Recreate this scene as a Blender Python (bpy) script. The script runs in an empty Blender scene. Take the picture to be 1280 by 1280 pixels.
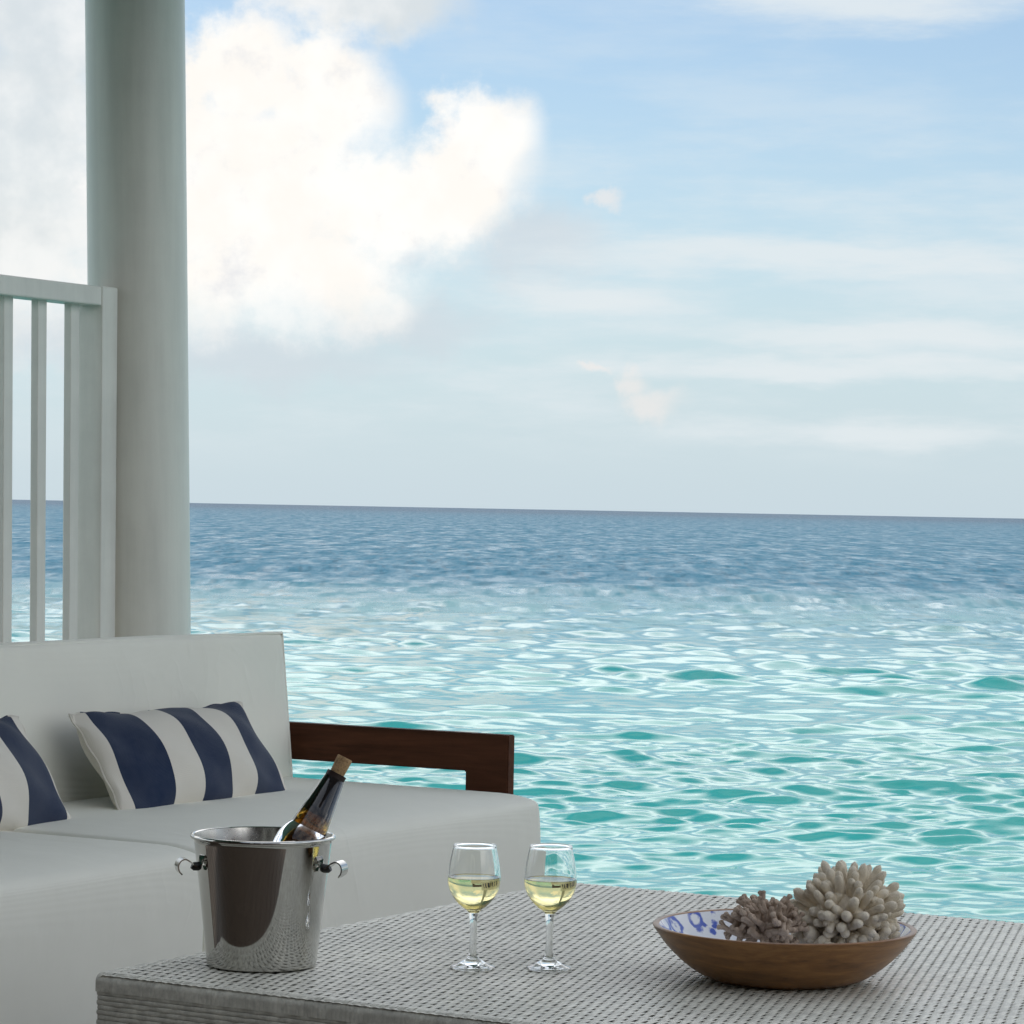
import bpy, bmesh, math, random
import numpy as np
from mathutils import Vector, Matrix, Euler

R = math.radians
SC = bpy.context.scene
COL = SC.collection

# ------------------------------------------------------------------ camera
EYE = 1.10                       # eye height above the deck
cam_d = bpy.data.cameras.new('camera')
cam = bpy.data.objects.new('camera', cam_d)
COL.objects.link(cam)
cam_d.sensor_width = 36.0
cam_d.lens = 3800.0 / 1280.0 * 36.0
cam_d.shift_y = 0.25
cam_d.clip_start = 0.05
cam_d.clip_end = 60000.0
PITCH = math.atan(324.0 / 3800.0)
ROLL = math.atan(0.01875)
cam.matrix_world = (Matrix.Translation((0, 0, EYE)) @ Euler((math.pi / 2 - PITCH, 0, 0)).to_matrix().to_4x4()
                    @ Matrix.Rotation(ROLL, 4, 'Z'))
SC.camera = cam

# ------------------------------------------------------------------ render settings
SC.render.engine = 'CYCLES'
cy = SC.cycles
cy.use_denoising = True
cy.max_bounces = 14
cy.diffuse_bounces = 6
cy.glossy_bounces = 6
cy.transmission_bounces = 12
cy.transparent_max_bounces = 12
cy.sample_clamp_indirect = 6.0
cy.caustics_reflective = True
cy.caustics_refractive = True
cy.blur_glossy = 0.4
vs = SC.view_settings
vs.view_transform = 'Standard'
vs.look = 'None'
vs.exposure = 0.05
vs.gamma = 1.0
vs.use_curve_mapping = False

# ------------------------------------------------------------------ sky and sun
SUN_AZ, SUN_EL = -55.0, 55.0     # degrees; azimuth from the view direction, to the left
SKY_STRENGTH = 0.12
world = bpy.data.worlds.new('World')
SC.world = world
world.use_nodes = True
wt = world.node_tree
wt.nodes.clear()


class NT:
    """small helper to write node graphs as expressions"""
    def __init__(self, tree):
        self.t = tree

    def node(self, kind, **props):
        n = self.t.nodes.new(kind)
        for k, v in props.items():
            setattr(n, k, v)
        return n

    def put(self, sock, v):
        if isinstance(v, bpy.types.NodeSocket):
            self.t.links.new(v, sock)
        elif v is not None:
            if hasattr(sock.default_value, '__len__') and not hasattr(v, '__len__'):
                v = (v,) * len(sock.default_value)
            elif hasattr(sock.default_value, '__len__') and len(sock.default_value) == 4 and len(v) == 3:
                v = tuple(v) + (1.0,)
            sock.default_value = v

    def m(self, op, a, b=None, c=None, clamp=False):
        n = self.node('ShaderNodeMath', operation=op, use_clamp=clamp)
        self.put(n.inputs[0], a)
        if b is not None: self.put(n.inputs[1], b)
        if c is not None: self.put(n.inputs[2], c)
        return n.outputs[0]

    def vm(self, op, a, b=None):
        n = self.node('ShaderNodeVectorMath', operation=op)
        self.put(n.inputs[0], a)
        if b is not None: self.put(n.inputs[1], b)
        return n.outputs['Value'] if op in ('LENGTH', 'DOT_PRODUCT', 'DISTANCE') else n.outputs[0]

    def noise(self, vec, scale, detail=4.0, rough=0.55, dist=0.0, out='Fac'):
        n = self.node('ShaderNodeTexNoise')
        self.put(n.inputs['Vector'], vec)
        n.inputs['Scale'].default_value = scale
        n.inputs['Detail'].default_value = detail
        n.inputs['Roughness'].default_value = rough
        n.inputs['Distortion'].default_value = dist
        return n.outputs[0] if out == 'Fac' else n.outputs[1]

    def step(self, v, lo, hi, kind='SMOOTHSTEP', to0=0.0, to1=1.0):
        n = self.node('ShaderNodeMapRange', interpolation_type=kind)
        self.put(n.inputs[0], v)
        n.inputs[1].default_value = lo
        n.inputs[2].default_value = hi
        n.inputs[3].default_value = to0
        n.inputs[4].default_value = to1
        return n.outputs[0]

    def mix(self, f, a, b):
        n = self.node('ShaderNodeMix', data_type='RGBA')
        self.put(n.inputs[0], f)
        self.put(n.inputs[6], a)
        self.put(n.inputs[7], b)
        return n.outputs[2]

    def ramp(self, f, stops, interp='LINEAR'):
        n = self.node('ShaderNodeValToRGB')
        cr = n.color_ramp
        cr.interpolation = interp
        while len(cr.elements) < len(stops): cr.elements.new(0.5)
        for e, (p, c) in zip(cr.elements, stops):
            e.position = p
            e.color = tuple(c) + (1.0,)
        self.put(n.inputs[0], f)
        return n.outputs[0]

    def xyz(self, vec):
        n = self.node('ShaderNodeSeparateXYZ')
        self.put(n.inputs[0], vec)
        return n.outputs

    def comb(self, x, y, z):
        n = self.node('ShaderNodeCombineXYZ')
        self.put(n.inputs[0], x); self.put(n.inputs[1], y); self.put(n.inputs[2], z)
        return n.outputs[0]


W = NT(wt)
sky = W.node('ShaderNodeTexSky', sky_type='NISHITA', sun_disc=False)
sky.sun_elevation = R(SUN_EL)
sky.sun_rotation = R(SUN_AZ)
sky.air_density = 1.0
sky.dust_density = 0.15
sky.ozone_density = 2.2
gen = W.node('ShaderNodeTexCoord').outputs['Generated']
dx, dy, dz = W.xyz(gen)
K = 180.0 / math.pi
az = W.m('MULTIPLY', W.m('ARCTAN2', dx, dy), K)          # degrees, 0 = straight out to sea
el = W.m('MULTIPLY', W.m('ARCSINE', dz), K)
flat = W.comb(az, el, 0.0)                               # cloud chart in degrees
wide = W.comb(W.m('MULTIPLY', az, 0.22), el, 0.0)        # the same, drawn out along the horizon


def blob(c, r, p):
    q = W.vm('MULTIPLY', W.vm('SUBTRACT', p, (c[0], c[1], 0)), (1 / r[0], 1 / r[1], 0))
    return W.m('SUBTRACT', 1.0, W.vm('LENGTH', q))


def union(blobs, p):
    f = None
    for c, r in blobs:
        b = blob(c, r, p)
        if f is None:
            f = b
        else:
            n = W.node('ShaderNodeMath', operation='SMOOTH_MAX')
            W.put(n.inputs[0], f); W.put(n.inputs[1], b); n.inputs[2].default_value = 0.25
            f = n.outputs[0]
    return f


# billowing edge: the chart is pushed about by noise before the heaps are drawn
warp_n = W.vm('SUBTRACT', W.noise(flat, 0.75, 5, 0.6, out='Color'), (0.5, 0.5, 0.5))
warped = W.vm('ADD', flat, W.vm('MULTIPLY', warp_n, (1.5, 1.5, 0)))
fine = W.noise(flat, 1.5, 7, 0.62)
heap = union([((-5.35, 7.9), (1.5, 1.3)), ((-3.7, 7.4), (1.5, 1.4)), ((-4.8, 5.9), (2.3, 1.9)),
              ((-2.75, 5.6), (2.0, 1.35)), ((-0.75, 6.75), (1.2, 1.15)), ((-1.35, 5.9), (1.6, 1.25)),
              ((-4.3, 4.2), (2.6, 1.35)), ((-6.3, 3.9), (2.0, 1.3)), ((-3.0, 3.75), (1.3, 0.85)),
              ((-6.4, 6.0), (1.8, 2.2))], warped)
heap_e = W.m('ADD', heap, W.m('MULTIPLY', W.m('SUBTRACT', fine, 0.5), 0.75))
heap_mask = W.step(heap_e, -0.12, 0.50)
# a softer underside
under = W.step(W.m('ADD', el, W.m('MULTIPLY', fine, 1.2)), 2.9, 4.9)
heap_mask = W.m('MULTIPLY', heap_mask, under)
small = union([((2.05, 2.42), (0.55, 0.36)), ((2.5, 2.05), (0.85, 0.45)), ((1.4, 2.75), (0.35, 0.12)),
               ((1.6, 5.85), (0.36, 0.22))], warped)
small_mask = W.m('MULTIPLY', W.step(W.m('ADD', small, W.m('MULTIPLY', W.m('SUBTRACT', fine, 0.5), 0.9)), -0.15, 0.85), 0.62)
# soft grey-white masses to the left and above
soft = union([((-9.6, 6.0), (3.2, 4.0)), ((-8.6, 8.6), (2.4, 1.6)), ((-3.1, 9.3), (2.4, 0.95)),
              ((-13.0, 8.0), (4.0, 3.0))], warped)
soft_mask = W.m('MULTIPLY', W.step(W.m('ADD', soft, W.m('MULTIPLY', W.m('SUBTRACT', fine, 0.5), 0.7)), -0.10, 0.55), 0.85)
# layered streaks low over the horizon and a veil high on the right
bands = union([((5.2, 4.75), (6.5, 0.40)), ((7.0, 3.35), (6.0, 0.33)), ((5.6, 2.75), (6.0, 0.28)),
               ((6.4, 9.35), (3.6, 0.62)), ((10.0, 9.6), (4.0, 0.55)), ((6.5, 1.55), (4.0, 0.40)),
               ((1.0, 3.9), (3.0, 0.45))],
              W.vm('ADD', flat, W.vm('MULTIPLY', W.vm('SUBTRACT', W.noise(wide, 1.1, 5, 0.6, out='Color'), (0.5, 0.5, 0.5)), (3.0, 0.9, 0))))
streak_n = W.noise(wide, 2.1, 6, 0.6)
bands_mask = W.m('MULTIPLY', W.step(W.m('ADD', bands, W.m('MULTIPLY', W.m('SUBTRACT', streak_n, 0.5), 1.3)), -0.20, 0.85), 0.80)
# clouds over the rest of the dome, brightened above the view to add light
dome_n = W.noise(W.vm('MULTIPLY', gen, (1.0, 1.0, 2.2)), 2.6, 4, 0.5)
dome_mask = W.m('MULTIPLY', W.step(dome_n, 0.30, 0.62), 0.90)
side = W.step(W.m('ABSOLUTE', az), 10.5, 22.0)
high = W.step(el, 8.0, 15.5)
dome_mask = W.m('MULTIPLY', W.m('MULTIPLY', dome_mask, W.m('MAXIMUM', side, high)), W.step(el, 15.0, 38.0, 'SMOOTHSTEP', 1.0, 0.34))   # thinned overhead so steep wave faces reflect less light
# thin haze whitening the lowest degrees all round
haze_mask = W.step(el, -2.0, 10.5, 'SMOOTHERSTEP', 0.88, 0.10)

S = 1.0 / SKY_STRENGTH
def lin(r, g, b):
    f = lambda c: ((c / 255 + 0.055) / 1.055) ** 2.4 if c > 10 else c / 255 / 12.92
    return (f(r), f(g), f(b))
def emit(r, g, b, k=1.0):
    return tuple(c * S * k for c in lin(r, g, b))

tint = W.noise(flat, 0.55, 4, 0.5)
heap_col = W.mix(W.step(tint, 0.38, 0.62), emit(252, 248, 242), emit(254, 253, 250, 1.0))
heap_col = W.mix(W.step(W.noise(flat, 0.8, 5, 0.6), 0.52, 0.78), heap_col, emit(228, 229, 232))
c = sky.outputs[0]
c = W.mix(haze_mask, c, emit(190, 211, 226))
veil_n = W.noise(wide, 0.75, 6, 0.6)
veil = W.m('MULTIPLY', W.m('MULTIPLY', W.step(veil_n, 0.40, 0.68), W.step(el, 0.4, 2.2)), W.step(el, 8.5, 4.5, 'SMOOTHSTEP', 0.25, 0.62))
c = W.mix(veil, c, emit(224, 232, 236))
# grey shade under the heaps, thinning out into the haze
base = union([((-5.0, 2.75), (3.6, 0.75)), ((-2.2, 3.4), (2.2, 0.7)), ((0.3, 4.9), (1.6, 0.9)), ((-9.0, 2.9), (3.0, 0.7))], warped)
base_mask = W.m('MULTIPLY', W.step(W.m('ADD', base, W.m('MULTIPLY', W.m('SUBTRACT', fine, 0.5), 0.8)), -0.2, 0.8), 0.7)
c = W.mix(base_mask, c, emit(207, 216, 223))
c = W.mix(bands_mask, c, emit(226, 233, 236))
c = W.mix(soft_mask, c, W.mix(W.step(W.noise(flat, 0.35, 5, 0.55), 0.40, 0.62), emit(218, 223, 224), emit(247, 246, 243)))
c = W.mix(small_mask, c, emit(240, 234, 230))
c = W.mix(dome_mask, c, W.mix(high, emit(244, 244, 243, 1.08), emit(243, 242, 240, 2.6)))  # upper clouds pushed far over white, to lift sea reflections and the terrace
c = W.mix(heap_mask, c, heap_col)
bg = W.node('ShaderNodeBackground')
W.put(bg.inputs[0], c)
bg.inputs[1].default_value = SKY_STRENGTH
wo = W.node('ShaderNodeOutputWorld')
wt.links.new(bg.outputs[0], wo.inputs[0])
world.cycles.sampling_method = 'MANUAL'
world.cycles.sample_map_resolution = 1024

sun_d = bpy.data.lights.new('sun', 'SUN')
sun_d.energy = 2.2
sun_d.angle = R(3.0)
sun_d.color = (1.0, 0.95, 0.88)
sun = bpy.data.objects.new('sun', sun_d)
COL.objects.link(sun)
sv = Vector((math.sin(R(SUN_AZ)) * math.cos(R(SUN_EL)), math.cos(R(SUN_AZ)) * math.cos(R(SUN_EL)), math.sin(R(SUN_EL))))
sun.rotation_euler = sv.to_track_quat('Z', 'Y').to_euler()
sun.location = sv * 30

# ------------------------------------------------------------------ material helpers
def material(name):
    m = bpy.data.materials.new(name)
    m.use_nodes = True
    t = NT(m.node_tree)
    b = m.node_tree.nodes['Principled BSDF']
    return m, t, b


def coords(t, kind='Object'):
    return t.node('ShaderNodeTexCoord').outputs[kind]


def bump(t, b, h, strength, dist):
    n = t.node('ShaderNodeBump')
    n.inputs['Strength'].default_value = strength
    n.inputs['Distance'].default_value = dist
    t.put(n.inputs['Height'], h)
    t.t.links.new(n.outputs[0], b.inputs['Normal'])


def paint(name, col, rough=0.45, spec=0.5, vary=0.06, scale=6.0, bmp=0.15):
    m, t, b = material(name)
    p = coords(t)
    n = t.noise(p, scale, 5, 0.6)
    streak = t.noise(t.vm('MULTIPLY', p, (9, 9, 0.7)), 2.0, 4, 0.6)
    f = t.m('MULTIPLY', t.m('ADD', n, streak), 0.5)
    lo = tuple(c * (1 - vary * 2) for c in col); hi = tuple(min(1, c * (1 + vary)) for c in col)
    t.put(b.inputs['Base Color'], t.mix(t.step(f, 0.35, 0.65), lo, hi))
    t.put(b.inputs['Roughness'], t.step(n, 0.3, 0.7, 'LINEAR', rough - 0.08, rough + 0.12))
    b.inputs['Specular IOR Level'].default_value = spec
    bump(t, b, t.m('ADD', n, t.noise(p, 60, 3, 0.6)), bmp, 0.002)
    return m


def fabric(name, col, stripes=None, wrinkle=0.35):
    m, t, b = material(name)
    p = coords(t)
    if stripes:
        f = t.m('ADD', t.m('MULTIPLY', t.xyz(p)[0], 1.0 / stripes[0]), 0.5)
        c = t.ramp(f, stripes[1], 'CONSTANT')
    else:
        c = col
    v = t.noise(p, 7, 4, 0.6)
    c = t.mix(t.step(v, 0.3, 0.7, 'LINEAR', 0.0, 0.10), c, tuple(x * 0.75 for x in col))
    t.put(b.inputs['Base Color'], c)
    b.inputs['Roughness'].default_value = 0.85
    b.inputs['Specular IOR Level'].default_value = 0.25
    b.inputs['Sheen Weight'].default_value = 0.12
    weave = t.m('ADD', t.m('SINE', t.m('MULTIPLY', t.xyz(p)[0], 3600)), t.m('SINE', t.m('MULTIPLY', t.xyz(p)[2], 3600)))
    big = t.noise(t.vm('MULTIPLY', p, (1.5, 1.5, 1.5)), 2.0, 3, 0.5, 0.3)
    rn = t.noise(t.vm('MULTIPLY', p, (1.0, 2.6, 1.4)), 2.6, 2, 0.5, 1.1)
    crease = t.m('POWER', t.m('SUBTRACT', 1.0, t.m('ABSOLUTE', t.m('MULTIPLY', t.m('SUBTRACT', rn, 0.5), 7.0)), clamp=True), 3.0)
    crease = t.m('MULTIPLY', crease, t.step(t.noise(p, 1.7, 2, 0.5), 0.48, 0.66))
    h = t.m('ADD', t.m('ADD', t.m('MULTIPLY', weave, 0.012), big), t.m('MULTIPLY', crease, 0.10))
    bump(t, b, h, wrinkle, 0.03)
    return m


def wood(name, dark, light, axis=0, rough=0.42, scale=1.0, spec=0.4):
    m, t, b = material(name)
    b.inputs['Specular IOR Level'].default_value = spec
    p = coords(t)
    k = [16.0, 16.0, 16.0]; k[axis] = 1.2
    q = t.vm('MULTIPLY', p, tuple(x * scale for x in k))
    n = t.noise(q, 1.6, 6, 0.62, 1.4)
    g = t.noise(t.vm('MULTIPLY', q, (6, 6, 6)), 1.5, 3, 0.6)
    f = t.m('ADD', t.m('MULTIPLY', n, 0.75), t.m('MULTIPLY', g, 0.25))
    t.put(b.inputs['Base Color'], t.ramp(f, [(0.30, dark), (0.72, light)]))
    b.inputs['Roughness'].default_value = rough
    bump(t, b, f, 0.25, 0.002)
    return m


MAT = {}
MAT['white_paint'] = paint('white_paint', (0.77, 0.755, 0.70), 0.42, vary=0.05)
MAT['column_paint'] = paint('column_paint', (0.72, 0.71, 0.645), 0.38, vary=0.05, scale=3.0)
MAT['slipcover'] = fabric('slipcover', (0.825, 0.815, 0.725))
NAVY, CREAM = (0.002, 0.015, 0.054), (0.70, 0.66, 0.58)
MAT['stripe'] = fabric('stripe', (0.5, 0.5, 0.5), (0.635, [(0.0, CREAM), (0.05, NAVY), (0.262, CREAM), (0.427, NAVY), (0.600, CREAM), (0.757, NAVY), (0.955, CREAM)]), 0.25)
MAT['cream'] = fabric('cream', CREAM, None, 0.2)
MAT['arm_wood'] = wood('arm_wood', (0.045, 0.017, 0.009), (0.125, 0.047, 0.024), 0, 0.6, spec=0.1)
MAT['deck_wood'] = wood('deck_wood', (0.055, 0.038, 0.027), (0.14, 0.10, 0.07), 0, 0.6)
MAT['ceiling_wood'] = wood('ceiling_wood', (0.20, 0.17, 0.13), (0.36, 0.31, 0.25), 1, 0.55)
MAT['dark_wall_wood'] = wood('dark_wall_wood', (0.010, 0.005, 0.003), (0.034, 0.017, 0.010), 2, 0.6)


def wicker(name, col):
    m, t, b = material(name)
    p = coords(t)
    n = t.noise(p, 55, 4, 0.65)
    big = t.noise(p, 3.5, 4, 0.6)
    lo = tuple(c * 0.72 for c in col); hi = tuple(min(1, c * 1.12) for c in col)
    t.put(b.inputs['Base Color'], t.mix(t.step(t.m('ADD', t.m('MULTIPLY', n, 0.6), t.m('MULTIPLY', big, 0.4)), 0.36, 0.64), lo, hi))
    b.inputs['Roughness'].default_value = 0.42
    b.inputs['Specular IOR Level'].default_value = 0.4
    return m
MAT['wicker'] = wicker('wicker', (0.69, 0.67, 0.575))
MAT['wicker_core'] = paint('wicker_core', (0.40, 0.385, 0.33), 0.8)


def metal(name, col, rough, aniso=False):
    m, t, b = material(name)
    b.inputs['Metallic'].default_value = 1.0
    b.inputs['Base Color'].default_value = col + (1,)
    p = coords(t)
    n = t.noise(p, 25, 5, 0.7)
    t.put(b.inputs['Roughness'], t.step(n, 0.3, 0.75, 'LINEAR', rough * 0.7, rough * 1.8))
    bump(t, b, t.noise(p, 9, 2, 0.5), 0.03, 0.004)
    return m
MAT['steel'] = metal('steel', (0.53, 0.52, 0.49), 0.045)
MAT['steel_inside'] = metal('steel_inside', (0.52, 0.51, 0.48), 0.22)
MAT['black_plastic'] = paint('black_plastic', (0.015, 0.015, 0.015), 0.4)


def glass(name, col, ior, rough=0.0):
    m, t, b = material(name)
    b.inputs['Base Color'].default_value = col + (1,)
    b.inputs['Transmission Weight'].default_value = 1.0
    b.inputs['Roughness'].default_value = rough
    b.inputs['IOR'].default_value = ior
    return m
MAT['clear_glass'] = glass('clear_glass', (0.985, 0.995, 0.99), 1.48)
MAT['white_wine'] = glass('white_wine', (0.93, 0.83, 0.44), 1.34)
MAT['amber_glass'] = glass('amber_glass', (0.30, 0.165, 0.022), 1.5)
MAT['foil'] = paint('foil', (0.022, 0.010, 0.007), 0.5, 0.25, 0.1, 30)


def cork_mat():
    m, t, b = material('cork')
    p = coords(t)
    v = t.node('ShaderNodeTexVoronoi')
    t.put(v.inputs['Vector'], p); v.inputs['Scale'].default_value = 420
    n = t.noise(p, 160, 4, 0.7)
    t.put(b.inputs['Base Color'], t.ramp(t.m('ADD', t.m('MULTIPLY', n, 0.7), t.m('MULTIPLY', v.outputs[0], 0.3)), [(0.25, (0.12, 0.06, 0.025)), (0.55, (0.42, 0.27, 0.13))]))
    b.inputs['Roughness'].default_value = 0.85
    bump(t, b, n, 0.4, 0.002)
    return m
MAT['cork'] = cork_mat()


def bowl_wood():
    m, t, b = material('bowl_wood')
    p = coords(t)
    q = t.vm('MULTIPLY', p, (7, 7, 55))
    n = t.noise(q, 1.0, 5, 0.6, 1.2)
    g = t.noise(t.vm('MULTIPLY', p, (60, 60, 300)), 1.0, 3, 0.6)
    f = t.m('ADD', t.m('MULTIPLY', n, 0.8), t.m('MULTIPLY', g, 0.2))
    t.put(b.inputs['Base Color'], t.ramp(f, [(0.28, (0.085, 0.034, 0.009)), (0.5, (0.22, 0.098, 0.028)), (0.72, (0.39, 0.19, 0.06))]))
    b.inputs['Roughness'].default_value = 0.38
    bump(t, b, f, 0.15, 0.002)
    return m
MAT['bowl_wood'] = bowl_wood()


def bowl_lining():
    m, t, b = material('bowl_lining')
    p = coords(t)
    w = t.vm('ADD', p, t.vm('MULTIPLY', t.vm('SUBTRACT', t.noise(p, 40, 3, 0.6, out='Color'), (0.5, 0.5, 0.5)), (0.016, 0.016, 0.016)))
    v = t.node('ShaderNodeTexVoronoi')
    t.put(v.inputs['Vector'], w); v.inputs['Scale'].default_value = 22
    d = v.outputs[0]
    ring = t.m('SUBTRACT', 1.0, t.step(t.m('ABSOLUTE', t.m('SUBTRACT', d, 0.34)), 0.03, 0.09))
    dot = t.step(d, 0.16, 0.08)
    v2 = t.node('ShaderNodeTexVoronoi')
    t.put(v2.inputs['Vector'], w); v2.inputs['Scale'].default_value = 60
    leaf = t.m('MULTIPLY', t.step(v2.outputs[0], 0.42, 0.25), t.step(t.noise(p, 16, 2, 0.5), 0.50, 0.58))
    f = t.m('MAXIMUM', t.m('MAXIMUM', ring, dot), leaf)
    f = t.m('MULTIPLY', f, t.step(t.noise(p, 12, 2, 0.5), 0.36, 0.5))
    wash = t.noise(p, 70, 4, 0.6)
    blue = t.mix(wash, (0.03, 0.06, 0.38), (0.10, 0.17, 0.55))
    t.put(b.inputs['Base Color'], t.mix(f, (0.80, 0.81, 0.82), blue))
    b.inputs['Roughness'].default_value = 0.15
    return m
MAT['bowl_lining'] = bowl_lining()


def coral_mat(name, dark, light, scale):
    m, t, b = material(name)
    p = coords(t)
    n = t.noise(p, scale, 5, 0.65)
    pit = t.node('ShaderNodeTexVoronoi')
    t.put(pit.inputs['Vector'], p); pit.inputs['Scale'].default_value = 600
    t.put(b.inputs['Base Color'], t.mix(t.step(n, 0.32, 0.68), dark, light))
    b.inputs['Roughness'].default_value = 0.9
    b.inputs['Specular IOR Level'].default_value = 0.2
    bump(t, b, t.m('ADD', pit.outputs[0], n), 0.5, 0.0015)
    return m
MAT['pale_coral'] = coral_mat('pale_coral', (0.58, 0.51, 0.395), (0.80, 0.715, 0.57), 45)
MAT['brown_coral'] = coral_mat('brown_coral', (0.34, 0.255, 0.19), (0.54, 0.43, 0.335), 45)


def sea_mat():
    m, t, b = material('sea_water')
    g = t.node('ShaderNodeNewGeometry').outputs['Position']
    x, y, z = t.xyz(g)
    dist = t.vm('LENGTH', t.comb(x, y, 0.0))
    patch = t.noise(t.vm('MULTIPLY', g, (0.012, 0.03, 0)), 1.0, 3, 0.5)
    # sandy shallows round the villa falling away to the deep beyond the reef
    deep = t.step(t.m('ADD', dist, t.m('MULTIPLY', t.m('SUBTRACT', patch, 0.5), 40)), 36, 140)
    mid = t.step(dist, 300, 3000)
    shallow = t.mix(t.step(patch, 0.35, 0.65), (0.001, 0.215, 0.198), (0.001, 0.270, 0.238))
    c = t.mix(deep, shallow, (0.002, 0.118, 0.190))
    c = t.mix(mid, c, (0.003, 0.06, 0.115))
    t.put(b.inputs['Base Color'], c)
    b.inputs['IOR'].default_value = 1.36
    # wind-ruffled patches (cat's paws) among slicker water on the open sea
    paw1 = t.step(t.noise(t.vm('MULTIPLY', g, (0.85, 0.15, 0)), 1.0, 4, 0.6), 0.36, 0.64, 'LINEAR', -0.5, 0.5)
    paw2 = t.step(t.noise(t.vm('MULTIPLY', g, (0.34, 0.034, 0)), 1.0, 4, 0.62), 0.36, 0.64, 'LINEAR', -0.5, 0.5)
    paw = t.m('ADD', t.m('MULTIPLY', paw1, t.step(dist, 50, 115, 'SMOOTHSTEP', 0.0, 0.36)), t.m('MULTIPLY', paw2, t.step(dist, 110, 250, 'SMOOTHSTEP', 0.0, 0.28)))
    t.put(b.inputs['Roughness'], t.m('MAXIMUM', t.m('ADD', t.step(dist, 46, 150, 'SMOOTHSTEP', 0.0, 0.52), paw), 0.0))
    q = t.vm('MULTIPLY', g, (1.0, 1.0, 0))
    n1 = t.noise(t.vm('MULTIPLY', g, (3.2, 4.5, 0)), 1.0, 4, 0.55)
    n2 = t.noise(t.vm('MULTIPLY', g, (0.45, 0.11, 0)), 1.0, 3, 0.55)
    k = t.step(dist, 50, 150, 'LINEAR', 0.0, 1.0)
    h = t.m('ADD', t.m('MULTIPLY', n1, 0.004), t.m('MULTIPLY', t.m('MULTIPLY', n2, k), 1.5))
    bump(t, b, h, 1.0, 1.0)
    return m
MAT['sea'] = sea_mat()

# ------------------------------------------------------------------ object helpers
def mesh_obj(name, verts, faces, mat, parent=None, smooth=True, auto=None):
    me = bpy.data.meshes.new(name)
    me.from_pydata([tuple(v) for v in verts], [], faces)
    me.materials.append(MAT[mat])
    if smooth:
        me.polygons.foreach_set('use_smooth', [True] * len(me.polygons))
    me.update()
    if auto:
        me.set_sharp_from_angle(angle=R(auto))
    o = bpy.data.objects.new(name, me)
    COL.objects.link(o)
    if parent: o.parent = parent
    return o


def np_obj(name, V, Q, mat, parent=None):
    me = bpy.data.meshes.new(name)
    V = np.ascontiguousarray(V, np.float32); Q = np.ascontiguousarray(Q, np.int32)
    me.vertices.add(len(V)); me.vertices.foreach_set('co', V.ravel())
    me.loops.add(Q.size); me.loops.foreach_set('vertex_index', Q.ravel())
    me.polygons.add(len(Q)); me.polygons.foreach_set('loop_start', np.arange(0, Q.size, 4, dtype=np.int32))
    me.polygons.foreach_set('use_smooth', np.ones(len(Q), bool))
    me.update(calc_edges=True); me.validate()
    me.materials.append(MAT[mat])
    o = bpy.data.objects.new(name, me)
    COL.objects.link(o)
    if parent: o.parent = parent
    return o


def grid_faces(nu, nv, off=0):
    i, j = np.meshgrid(np.arange(nu - 1), np.arange(nv - 1), indexing='ij')
    a = off + i * nv + j
    return np.stack([a, a + nv, a + nv + 1, a + 1], -1).reshape(-1, 4)


def empty(name, loc=(0, 0, 0), rz=0.0, label=None, cat=None, group=None):
    o = bpy.data.objects.new(name, None)
    o.empty_display_size = 0.1
    COL.objects.link(o)
    o.location = loc
    o.rotation_euler = (0, 0, rz)
    tag(o, label, cat, group)
    return o


def tag(o, label=None, cat=None, group=None, kind=None):
    if label: o['label'] = label
    if cat: o['category'] = cat
    if group: o['group'] = group
    if kind: o['kind'] = kind
    return o


def bevel_box(name, lo, hi, mat, parent=None, r=0.004, seg=2):
    bm = bmesh.new()
    bmesh.ops.create_cube(bm, size=1.0)
    for v in bm.verts:
        v.co = Vector([(lo[k] + hi[k]) / 2 + v.co[k] * (hi[k] - lo[k]) for k in range(3)])
    if r:
        bmesh.ops.bevel(bm, geom=bm.edges[:], offset=r, segments=seg, affect='EDGES', profile=0.5)
    me = bpy.data.meshes.new(name)
    bm.to_mesh(me); bm.free()
    me.materials.append(MAT[mat])
    o = bpy.data.objects.new(name, me)
    COL.objects.link(o)
    if parent: o.parent = parent
    return o


def lathe(profile, n=64, close=False):
    """profile: list of (r, z); a point with r == 0 becomes a pole"""
    V, Fc, rings = [], [], []
    for r, z in profile:
        if r < 1e-7:
            rings.append([len(V)]); V.append((0, 0, z))
        else:
            s = len(V)
            V += [(r * math.cos(2 * math.pi * k / n), r * math.sin(2 * math.pi * k / n), z) for k in range(n)]
            rings.append(list(range(s, s + n)))
    pairs = list(zip(rings, rings[1:])) + ([(rings[-1], rings[0])] if close else [])
    for a, b in pairs:
        for k in range(n):
            l = (k + 1) % n
            if len(a) == 1 and len(b) == 1: continue
            if len(a) == 1: Fc.append((a[0], b[l], b[k]))
            elif len(b) == 1: Fc.append((a[k], a[l], b[0]))
            else: Fc.append((a[k], a[l], b[l], b[k]))
    return V, Fc


def fix_normals(o, angle=None):
    bm = bmesh.new(); bm.from_mesh(o.data)
    bmesh.ops.recalc_face_normals(bm, faces=bm.faces[:])
    bm.to_mesh(o.data); bm.free()
    if angle: o.data.set_sharp_from_angle(angle=R(angle))
    return o


def spline(pts, n):
    """Catmull-Rom through 2-D/3-D points"""
    P = [np.array(p, float) for p in pts]
    P = [2 * P[0] - P[1]] + P + [2 * P[-1] - P[-2]]
    out = []
    for i in range(1, len(P) - 2):
        for k in range(n):
            t = k / n
            a, b, c_, d = P[i - 1:i + 3]
            out.append(0.5 * ((2 * b) + (c_ - a) * t + (2 * a - 5 * b + 4 * c_ - d) * t * t + (3 * b - a - 3 * c_ + d) * t ** 3))
    out.append(P[-2])
    return out


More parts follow.
